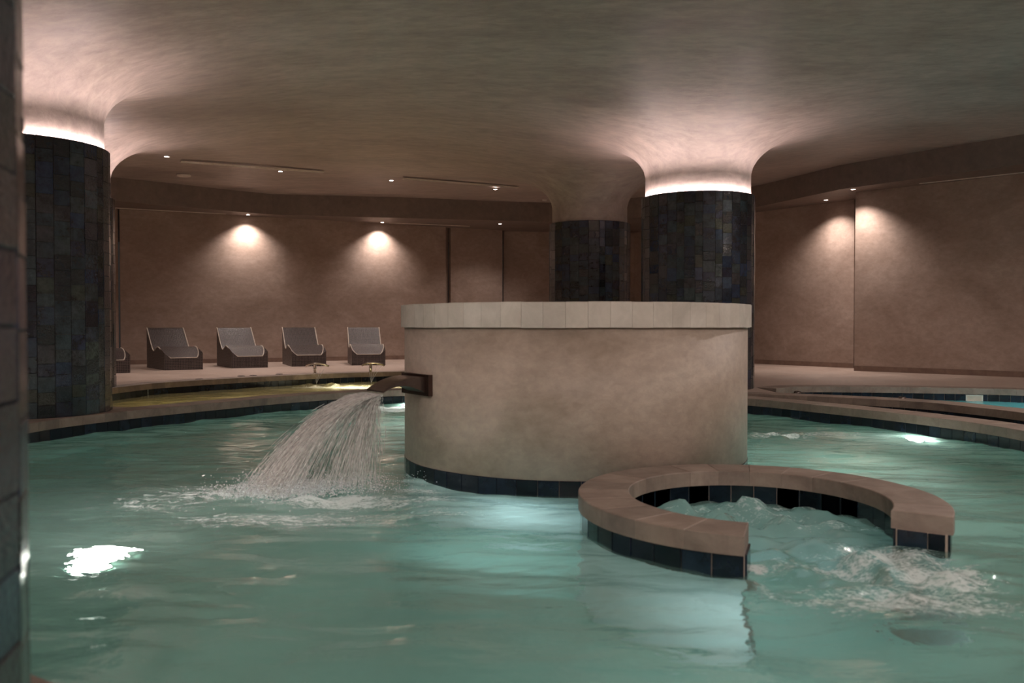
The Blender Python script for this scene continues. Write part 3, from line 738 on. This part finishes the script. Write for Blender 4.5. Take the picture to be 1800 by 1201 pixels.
# ------------------------------------------------------------------ water
def fbm(x, y, seed, n=26, l0=.25, l1=1.6, aniso=1.6):
    r_ = np.random.default_rng(seed); s = np.zeros_like(x)
    for _ in range(n):
        lam = math.exp(r_.uniform(math.log(l0), math.log(l1))); a = r_.uniform(0, 2 * math.pi); kx, ky = math.cos(a) / lam * 6.28, math.sin(a) * aniso / lam * 6.28
        s += lam * np.sin(kx * x + ky * y + r_.uniform(0, 6.28) + .6 * np.sin(.9 * kx * y + r_.uniform(0, 6)))
    return s / n ** .5
def water_mesh(name, poly, step, m, amp, spots=(), boils=(), milk=(), cut=None):
    x0, y0 = poly.min(0); x1, y1 = poly.max(0)
    xs, ys = np.arange(x0, x1 + step, step), np.arange(y0, y1 + step, step); X, Y = np.meshgrid(xs, ys); p = np.c_[X.ravel(), Y.ravel()]
    ok = inside(poly, p).reshape(X.shape); Zw = fbm(X, Y, 3) * amp
    if cut is not None: ok &= ~cut(X, Y)
    foam = np.zeros_like(X); mk = np.zeros_like(X)
    for (cx, cy, rx, ry, a, s_) in spots:
        u, v = (X - cx) * math.cos(a) + (Y - cy) * math.sin(a), -(X - cx) * math.sin(a) + (Y - cy) * math.cos(a)
        foam = np.maximum(foam, s_ * np.exp(-((u / rx) ** 2 + (v / ry) ** 2)))
    for (cx, cy, rx, ry, h_) in boils:
        g = np.exp(-(((X - cx) / rx) ** 2 + ((Y - cy) / ry) ** 2) ** 1.5)
        Zw += g * h_ * (fbm(X, Y, 9, 40, .10, .55, 1.0) * 3.2)
    for (cx, cy, rx, ry, s_) in milk: mk = np.maximum(mk, s_ * np.exp(-(((X - cx) / rx) ** 2 + ((Y - cy) / ry) ** 2)))
    quad = ok[:-1, :-1] & ok[1:, :-1] & ok[:-1, 1:] & ok[1:, 1:]
    idx = np.arange(X.size).reshape(X.shape); q = np.stack([idx[:-1, :-1][quad], idx[:-1, 1:][quad], idx[1:, 1:][quad], idx[1:, :-1][quad]], 1)
    used, inv = np.unique(q, return_inverse=True); q = inv.reshape(q.shape)
    V = np.c_[X.ravel(), Y.ravel(), Zw.ravel()][used]
    me = bpy.data.meshes.new(name); me.vertices.add(len(V)); me.vertices.foreach_set('co', V.astype(np.float32).ravel())
    me.loops.add(q.size); me.loops.foreach_set('vertex_index', q.astype(np.int32).ravel()); me.polygons.add(len(q))
    me.polygons.foreach_set('loop_start', np.arange(0, q.size, 4, dtype=np.int32)); me.update(); me.validate()
    for nm, ar in (('foam', foam), ('milk', mk)):
        at = me.attributes.new(nm, 'FLOAT', 'POINT'); at.data.foreach_set('value', ar.ravel()[used].astype(np.float32))
    me.materials.append(m); me.shade_smooth(); return obj(name, me)
LX, LY = LAND.x, LAND.y
def fs(px, py, rx, ry, st, a=0): return (*P(px, py), rx, ry, a, st)
spots = [fs(495, 855, .40, .30, .85), fs(590, 882, .60, .24, .64), fs(690, 885, .45, .22, .46), fs(420, 868, .85, .42, .47), fs(320, 880, .8, .5, .36), fs(520, 915, 1.0, .34, .46), fs(720, 905, .5, .2, .38), fs(470, 835, .4, .3, .4),
         fs(690, 720, .9, .45, .85), fs(1372, 766, .55, .30, .50), fs(1450, 764, .9, .35, .32), fs(740, 862, .25, .2, .45), fs(640, 860, .25, .5, .36)]
for q in ((1560, 985, .34, .30, .56), (1640, 1010, .30, .42, .62), (1600, 1060, .52, .32, .52), (1500, 1060, .5, .3, .40), (1350, 868, .50, .22, .58), (1250, 872, .38, .20, .52), (1400, 885, .4, .25, .46), (1470, 895, .3, .2, .44), (1440, 925, .4, .2, .38),
          (1330, 1000, .07, .09, .75), (1345, 1040, .06, .22, .48), (1450, 1000, .5, .18, .44), (1310, 900, .5, .3, .36), (1690, 1060, .25, .3, .42), (760, 880, .25, .16, .46)):
    spots.append(fs(*q))
boils = [(1.42, 5.45, .66, .42, .055), (1.42, 5.0, .6, .5, .026), (*P(1590, 1010), .45, .5, .028), (*P(1430, 1010), .5, .4, .020), (LX, LY, .55, .4, .024), (*P(690, 718), .6, .5, .02), (*P(1372, 766), .35, .3, .03)]
milk = [(*P(175, 975), .55, .5, .35), (*P(1600, 785), .9, .5, .3), (*P(1480, 800), .9, .6, .2), (1.42, 5.2, .85, .85, .68), (*P(1540, 1020), .6, .55, .50), (*P(860, 895), .75, .40, .30), (*P(560, 890), .7, .35, .25)]  # bubbly haze; the first patch paints the glow round the left lamp
def solid(X, Y):
    ins = np.hypot(X - IC[0], Y - IC[1]) < IR - .06
    ex, ey = X - JC[0], Y - JC[1]; t = np.arctan2(ey / JB, ex / JA); q0 = np.hypot(ex / (JA - .07), ey / (JB - .07)) < 1; q1 = np.hypot(ex / (JA - .235), ey / (JB - .235)) > 1
    t = np.where(t < A0, t + 2 * math.pi, t)
    return ins | (q0 & q1 & (t > A0 + .06) & (t < A1 - .06))
mw = water_mesh('pool_water', offset(MAIN, .006), .032, M_water, .013, spots, boils, milk, solid)
tag(mw, 'turquoise rippled water of the main pool with foam patches', 'water', None, 'stuff')
yw = water_mesh('shallow_pool_water', offset(resample(YEL, .2, True), .05), .06, M_wyel, .005, [(*P(655, 682), 1.1, .55, 0, .62), (*P(570, 681), .7, .4, 0, .52)], [(*P(570, 678), .6, .3, .03), (*P(650, 680), .9, .4, .02)])
tag(yw, 'olive yellow water of the shallow pool in front of the loungers', 'water', None, 'stuff')
cw = water_mesh('channel_water', offset(resample(CHAN, .2, True), .05), .08, M_water, .004); tag(cw, 'dark strip of water between the two right hand coping bands', 'water', None, 'stuff')
bw = water_mesh('blue_pool_water', offset(resample(BLU, .2, True), .05), .08, M_wblu, .003); tag(bw, 'bright light blue water of the pool by the right wall', 'water', None, 'stuff')

# underwater lamps, then added fill spots without fixtures

def lamp_fixture(loc, nrm, e, label, c=(1, .97, .9), r=.10, es=40.0):
    o = empty('underwater_lamp', loc); tag(o, label, 'pool light', 'underwater lamps' if False else None)
    q = Vector(nrm).normalized().to_track_quat('Z', 'Y'); o.rotation_euler = q.to_euler()
    b_ = MB(); b_.lathe([(r * .86, .012), (r, .016), (r * 1.12, .012), (r * 1.15, 0)], 32); b_.build('bezel', M_chrome, o, True)
    m = plain('underwater lens', (.9, .9, .9), .4, 0, c, es); l_ = MB(); l_.lathe([(.002, .012), (r * .5, .012), (r * .88, .01)], 32); l_.build('lens', m, o, True)
    li = lamp('SPOT', 'lamp', (0, 0, .03), e * WATER_L, c, o, spot_size=R(150), spot_blend=.6, shadow_soft_size=r); li.rotation_euler = (math.pi, 0, 0)
    return o
lamp_fixture((-2.62, 5.55, -1.195), (.0, .0, 1), 400, 'round underwater lamp shining near the left foreground pillar', r=.13, es=60)
lamp_fixture((4.33, 9.45, -.32), (-.9, -.45, .15), 500, 'round underwater lamp on the right pool wall below the coping', es=60)
lamp_fixture((-1.45, 13.28, -.25), (.25, -.95, .1), 500, 'round underwater lamp on the far pool wall behind the spout', r=.12, es=60)
lamp_fixture((-3.0, 16.6, -.44), (0, 0, 1), 200, 'round underwater lamp in the shallow pool floor near the fountains', c=(1, .92, .62), r=.12, es=60)
def us(loc, d, e, c=(.84, 1, .93), cone=130):  # unseen spots with no fixture, added to light the basins and the water
    o = lamp('SPOT', 'underwater_fill', loc, e * WATER_L, c, spot_size=R(cone), spot_blend=.9, shadow_soft_size=.12); aim(o, d)
for x, y, e in ((-2.6, 3.2, 24), (-.8, 2.4, 52), (1.0, 2.2, 64), (2.9, 2.9, 60), (4.1, 4.6, 40)): us((x, y, -.35), (-x * .25, 1, -.35), e)
us((1.42, 5.2, -.25), (0, 0, -1), 60, (.8, 1, 1), 150); us((-.2, 5.7, -.22), (.35, .6, -1), 110, (.8, .98, 1), 140); us((.95, 3.55, -.22), (.1, .7, -1), 50, (.8, .98, 1), 130)
us((-4.0, 9.0, -.2), (.2, .5, -1), 14, (.5, 1, .95)); us((-1.0, 10.6, -.2), (0, .5, -1), 14); us((3.0, 8.8, -.2), (.2, .3, -1), 50, (.85, 1, .88)); us((3.4, 6.6, -.2), (0, .2, -1), 30)
us((7.4, 12.6, -.1), (0, 0, -1), 420, (.85, 1, 1), 150); us((8.0, 10.6, -.1), (0, 0, -1), 340, (.7, 1, 1), 150)
us((-4.5, 12.2, -.12), (-.4, 1, .12), 120, (1, .92, .6), 110); us((-2.6, 13.7, -.12), (-.15, 1, .12), 150, (1, .92, .6), 110)
us((-4.2, 14.2, -.06), (0, .2, -1), 260, (1, .9, .62), 160); us((-2.2, 16.4, -.06), (0, .2, -1), 260, (1, .9, .6), 160); us((-5.2, 13.3, -.06), (0, 0, -1), 180, (1, .9, .6), 160)

# ------------------------------------------------------------------ tiled loungers
def lounger(px_bl, label, front_left, th, copy_of=None):
    W, Ln = .80, 1.62
    if copy_of is None:
        root = empty('tiled_lounger'); us = [0, .05]
        prof = []
        ctrl = [(0, .90), (.05, .885), (.30, .65), (.50, .47), (.62, .405), (.72, .40), (.84, .445), (.96, .485), (1.08, .488), (1.22, .45), (1.38, .375), (1.52, .305), (1.62, .262)]
        cc = catmull(ctrl, False, .03)
        def inset(u): t = max(0, (u - 1.12) / (Ln - 1.12)); return .125 * t ** 2.2
        def cheek(u, h): return max(h - .004, .475 - .11 * max(0, (u - 1.1) / (Ln - 1.1)) ** 1.5) if u > 1.1 else h - .004
        # body: sides, back, front; seat surface on its own
        b_ = bmesh.new(); uvl = b_.loops.layers.uv.new('UVMap')
        def quad(bm, lay, ps, uvs):
            fc = bm.faces.new([bm.verts.new(p) for p in ps])
            for l, uv in zip(fc.loops, uvs): l[lay].uv = uv
        zb = .20
        for s in (-1, 1):
            for i in range(len(cc) - 1):
                (u0, h0), (u1, h1) = cc[i], cc[i + 1]
                A = (s * W / 2, -u0, 0); B = (s * W / 2, -u1, 0); c0, c1 = cheek(u0, h0), cheek(u1, h1)
                C = (s * W / 2, -u1, c1); D = (s * W / 2, -u0, c0)
                E_ = (s * (W / 2 - inset(u1)), -u1, h1 - .004); F_ = (s * (W / 2 - inset(u0)), -u0, h0 - .004)
                quad(b_, uvl, [A, B, C, D], [(u0, 0), (u1, 0), (u1, c1), (u0, c0)])
                if u1 > 1.12: quad(b_, uvl, [D, C, E_, F_], [(u0, c0), (u1, c1), (u1, c1 + inset(u1) + .001), (u0, c0 + inset(u0) + .001)])
        w1 = W / 2 - inset(Ln); hc = cheek(Ln, .262)
        quad(b_, uvl, [(-W/2, -Ln, 0), (W/2, -Ln, 0), (W/2, -Ln, .258), (-W/2, -Ln, .258)], [(0, 0), (W, 0), (W, .258), (0, .258)])
        for s in (-1, 1):
            fc = b_.faces.new([b_.verts.new(p) for p in ((s * W/2, -Ln, .258), (s * w1, -Ln, .258), (s * W/2, -Ln, hc))])
            for l, uv in zip(fc.loops, ((W/2 + s * W/2, .258), (W/2 + s * w1, .258), (W/2 + s * W/2, hc))): l[uvl].uv = uv
        quad(b_, uvl, [(-W/2, 0, 0), (W/2, 0, 0), (W/2, 0, .896), (-W/2, 0, .896)], [(0, 0), (W, 0), (W, .9), (0, .9)])
        bmesh.ops.remove_doubles(b_, verts=b_.verts, dist=.0005); bmesh.ops.recalc_face_normals(b_, faces=b_.faces)
        me = bpy.data.meshes.new('base_block'); b_.to_mesh(me); me.materials.append(M_mos); obj('base_block', me, root)
        s_ = bmesh.new(); ul = s_.loops.layers.uv.new('UVMap'); arc = 0; cols_ = 8
        for i in range(len(cc) - 1):
            (u0, h0), (u1, h1) = cc[i], cc[i + 1]; ds = math.hypot(u1 - u0, h1 - h0)
            for j in range(cols_):
                a0, a1 = -1 + 2 * j / cols_, -1 + 2 * (j + 1) / cols_; wa, wb = W / 2 - inset(u0), W / 2 - inset(u1)
                quad(s_, ul, [(a0 * wa, -u0, h0), (a0 * wb, -u1, h1), (a1 * wb, -u1, h1), (a1 * wa, -u0, h0)], [(a0 * W / 2, arc), (a0 * W / 2, arc + ds), (a1 * W / 2, arc + ds), (a1 * W / 2, arc)])
            arc += ds
        bmesh.ops.remove_doubles(s_, verts=s_.verts, dist=.0005); bmesh.ops.recalc_face_normals(s_, faces=s_.faces)
        me = bpy.data.meshes.new('seat_surface'); s_.to_mesh(me); me.shade_smooth(); me.materials.append(M_mos); obj('seat_surface', me, root)
        for s in (-1, 1):
            t_ = MB(); t_.tube([(s * (W / 2 - inset(u)), -u, h) for u, h in cc], .011, 6); t_.build('edge_trim', M_trim, root, True)
        t_ = MB(); t_.tube([(-w1, -Ln, .264), (w1, -Ln, .264)], .009, 6); t_.build('edge_trim', M_trim, root, True)
    else: root = copy_tree(copy_of)
    f = Vector((math.sin(th), -math.cos(th))); r_ = Vector((math.cos(th), math.sin(th)))
    c = Vector(front_left) + r_ * W / 2 - f * Ln
    root.location = (c.x, c.y, .2); root.rotation_euler = (0, 0, th)
    tag(root, label, 'lounger', 'mosaic tiled loungers along the back wall'); return root
fl = P(229, 655.6, .2); th0 = R(40); fl0 = (fl[0] - .8 * math.cos(th0), fl[1] - .8 * math.sin(th0))
L1 = lounger(0, 'dark mosaic lounger standing alone nearest the left pillar, second from left', P(289.5, 651.5, .2), R(35))
L1['label'] = 'widest fully visible dark mosaic lounger, first one right of the big left pillar'
lounger(0, 'dark mosaic lounger with foot end only showing, cut off by the big left pillar', fl0, th0, L1)
lounger(0, 'dark mosaic lounger with bright glints across its back, second fully visible from the left pillar', P(408, 647.7, .2), R(30), L1)
lounger(0, 'dark mosaic lounger behind the left umbrella-shaped fountain', P(512.7, 644.8, .2), R(22), L1)
lounger(0, 'dark mosaic lounger nearest the round island, behind the right fountain', P(618.5, 642.6, .2), R(14), L1)

# ------------------------------------------------------------------ arched fountain fittings
def fountain(px, py, label, jx):
    x, y = P(px, py, .2); root = empty('fountain', (x, y, .2)); tag(root, label, 'fountain', 'arched fountains on the shallow pool edge')
    a = MB(); a.tube([(0, 0, 0), (0, 0, .18)], .028, 12); a.lathe([(.045, 0), (.045, .008), (.025, .012)], 16); a.build('stem', M_chrome, root, True)
    arc = []
    for k in range(17):
        t = -1.15 + 2.3 * k / 16; arc.append((.06 + .245 * math.sin(t), -.02 - .16 * math.cos(t) * .9 + .03, .155 + .10 * (math.cos(t * .95) - .55)))
    a = MB(); a.tube(arc, .021, 8); pipe = a.build('arched_pipe', M_chrome, root, True)
    jets = MB()
    for k in range(5):
        p = Vector(arc[2 + k * 3]); nz = MB(); q = p + Vector((0, -.004, -.022)); nz.tube([p, q], [.012, .009], 8); nz.build('nozzle', M_chrome, pipe, True)
        tgt = Vector((jx, -.30, -.19)); pts = []
        for j in range(9):
            u = j / 8; pts.append(q.lerp(tgt, u) + Vector((0, 0, .03 * u * (1 - u) * 4)))
        if k > 0: jets.tube(pts, .0032, 5)
    tag(jets.build('water_jet', M_drop, root, True), kind='stuff')
    return root
fountain(553.5, 656.5, 'left arched metal fountain spraying thin jets into the shallow pool', .10)
fountain(651.5, 655.0, 'right arched metal fountain spraying thin jets into the shallow pool', .06)

# ------------------------------------------------------------------ ceiling fittings
def downlight(x, y, z, e, label, group, size=R(130), blend=.9, r=.045, color=WARM, tilt=None):
    o = empty('downlight', (x, y, z)); tag(o, label, 'downlight', group)
    b_ = MB(); b_.lathe([(r * 1.35, .004), (r * 1.35, -.004), (r, -.006), (r * .96, .004)], 24); b_.build('bezel', M_white, o, True)
    l_ = MB(); l_.lathe([(.001, -.003), (r * .95, -.003)], 24); l_.build('lens', M_lens, o)
    s = lamp('SPOT', 'lamp', (0, 0, -.02), e, color, o, spot_size=size, spot_blend=blend, shadow_soft_size=.03)
    if tilt: aim(s, tilt)
    return o
for (px, py), lb in zip(((293, 275), (493, 301), (688, 317), (871, 326)), (
        'recessed ceiling downlight nearest the left pillar', 'recessed ceiling downlight at the right end of the left long slot vent',
        'recessed ceiling downlight between the two long slot vents', 'recessed ceiling downlight at the right end of the right slot vent')):
    x, y, z = on_ceiling(px, py + (3 if px == 871 else 0)); downlight(x, y, z - (.05 if px == 871 else .004), DOWN, lb, 'recessed downlights in the main ceiling')
for (px, py, lb, e, off) in ((443, 380, 'soffit downlight above the left bright spot on the back wall', 1, .33), (673, 391.5, 'soffit downlight above the second bright spot on the back wall', 1, .10),
        (879, 393.5, 'soffit downlight above the wall niche left of the dark pillars', .55, 0), (1452, 351.5, 'soffit downlight left of the right wall corner', .9, 0), (1500, 332.5, 'soffit downlight at the corner of the right front wall', 1, 0)):
    x, y = P(px, py, ZS)
    if off: y -= off
    downlight(x, y, ZS - .002, WASH * e, lb, 'soffit downlights washing the walls', size=R(120), blend=1.0)
x, y, z = on_ceiling(323, 307); z -= .03
o = empty('ceiling_speaker', (x, y, z)); tag(o, 'flat round ceiling speaker grille left of centre near the first slot vent', 'speaker')
b_ = MB(); b_.lathe([(.15, .02), (.15, -.008), (.135, -.012), (.001, -.012)], 40); b_.build('grille', M_frame, o)
x, y, z = on_ceiling(957, 351); o = empty('smoke_detector', (x, y, z)); tag(o, 'small white round detector on the ceiling left of the unlit pillar', 'detector')
b_ = MB(); b_.lathe([(.06, .02), (.06, -.02), (.05, -.035), (.001, -.04)], 24); b_.build('housing', M_white, o, True)

def slot(p, q, label, wd=.12):
    p, q = Vector(p), Vector(q); d = q - p; Ls = d.length; o = empty('slot_vent', p); tag(o, label, 'air vent')
    xa = d.normalized(); ya = Vector((-xa.y, xa.x, 0)).normalized(); za = xa.cross(ya)
    Mx = Matrix((xa, ya, za)).transposed().to_4x4()
    fr = MB()
    for s in (-1, 1): fr.box((Ls / 2, s * wd / 2, -.002), (Ls, .014, .016), Mx)
    for s in (0, 1): fr.box((Ls * s, 0, -.002), (.014, wd, .016), Mx)
    fr.box((Ls / 2, 0, -.002), (Ls, .008, .012), Mx)
    fr.build('vent_frame', M_frame, o); s_ = MB(); s_.box((Ls / 2, 0, .006), (Ls, wd, .006), Mx); s_.build('slot_opening', M_dark, o)
def cz(px, py): x, y, z = on_ceiling(px, py); return (x, y, z - .035)
slot(cz(318, 281), cz(568, 300), 'long thin ceiling slot vent on the left, above the loungers')
slot(cz(709, 311), cz(910, 327), 'thin ceiling slot vent right of centre, left of the unlit pillar')
slot((*P(203, 365.5, ZS), ZS), (*P(397, 376, ZS), ZS), 'narrow soffit slot vent above the far left of the back wall', .06)
slot((*P(684, 391.6, ZS), ZS), (*P(825, 397.5, ZS), ZS), 'narrow soffit slot vent above the back wall near the second bright spot', .06)
slot((*P(1617, 322.5, ZS), ZS), (*P(1840, 298.5, ZS), ZS), 'narrow soffit slot vent along the top of the right front wall', .06)

# unseen downlights added as fill; the last one lights the blue pool coping
for (x, y) in ((-3.5, .5), (0, -1.5), (3.5, .5), (7, 4), (-9, 4), (9.5, 9), (-10, 12), (0, -4), (6.5, -2), (-7, -2), (6.4, 9.2)):
    z = float(ceil_z(np.array(x * 1.0), np.array(y * 1.0)))
    downlight(x, y, z - .004, BACK * (2.6 if y < -3 else 1), 'added ceiling downlight outside the picture, giving fill light', 'added fill downlights outside the picture', size=R(172), blend=.5)

# ------------------------------------------------------------------ small fittings on the pool edges
for (px, py, lb) in ((1402, 690.5, 'small dark metal button on the right coping nearest the pillar'), (1586, 700.5, 'small dark metal button on the right coping in front of the blue pool')):
    x, y = P(px, py, .2); o = empty('air_button', (x, y, .2)); tag(o, lb, 'button', 'metal buttons on the right coping')
    b_ = MB(); b_.lathe([(.05, -.004), (.05, .012), (.04, .022), (.001, .026)], 20); b_.build('button_cap', M_steel, o, True)
for (px, py, lb) in ((350, 666.8, 'small dark fitting in the deck edge, leftmost, below the first lounger'), (424, 661.5, 'small dark fitting in the deck edge, left one of the close pair'), (445, 660.3, 'small dark fitting in the deck edge, right one of the close pair'), (491, 658.2, 'small dark fitting in the deck edge, the rightmost, left of the fountains')):
    x, y = P(px, py, .2); m = MB(); m.lathe([(.07, -.002), (.07, .006), (.05, .010), (.001, .010)], 16); o = m.build('deck_fitting', M_dark, None, False, (x, y, .2)); tag(o, lb, 'drain', 'small fittings along the shallow pool edge')
# skimmer plate in the tile band of the blue pool
sx, sy = P(1704, 698, .04); dists = np.hypot(CFAR[:, 0] - sx, CFAR[:, 1] - sy); k = int(np.argmin(dists)); pt_ = CFAR[k]; tg = CFAR[min(k + 2, len(CFAR) - 1)] - CFAR[k - 2]
o = empty('skimmer', (pt_[0], pt_[1], .04), math.atan2(tg[1], tg[0])); tag(o, 'white skimmer plate set in the tile band of the blue pool', 'skimmer')
m = MB(); m.box((0, -.012, .048), (.24, .012, .014)); m.box((0, -.012, -.045), (.24, .012, .02)); m.box((-.11, -.012, 0), (.02, .012, .1)); m.box((.11, -.012, 0), (.02, .012, .1)); m.build('skimmer_frame', M_white, o)
m = MB(); m.box((0, -.008, .002), (.2, .006, .076)); m.build('skimmer_flap', M_trim, o)
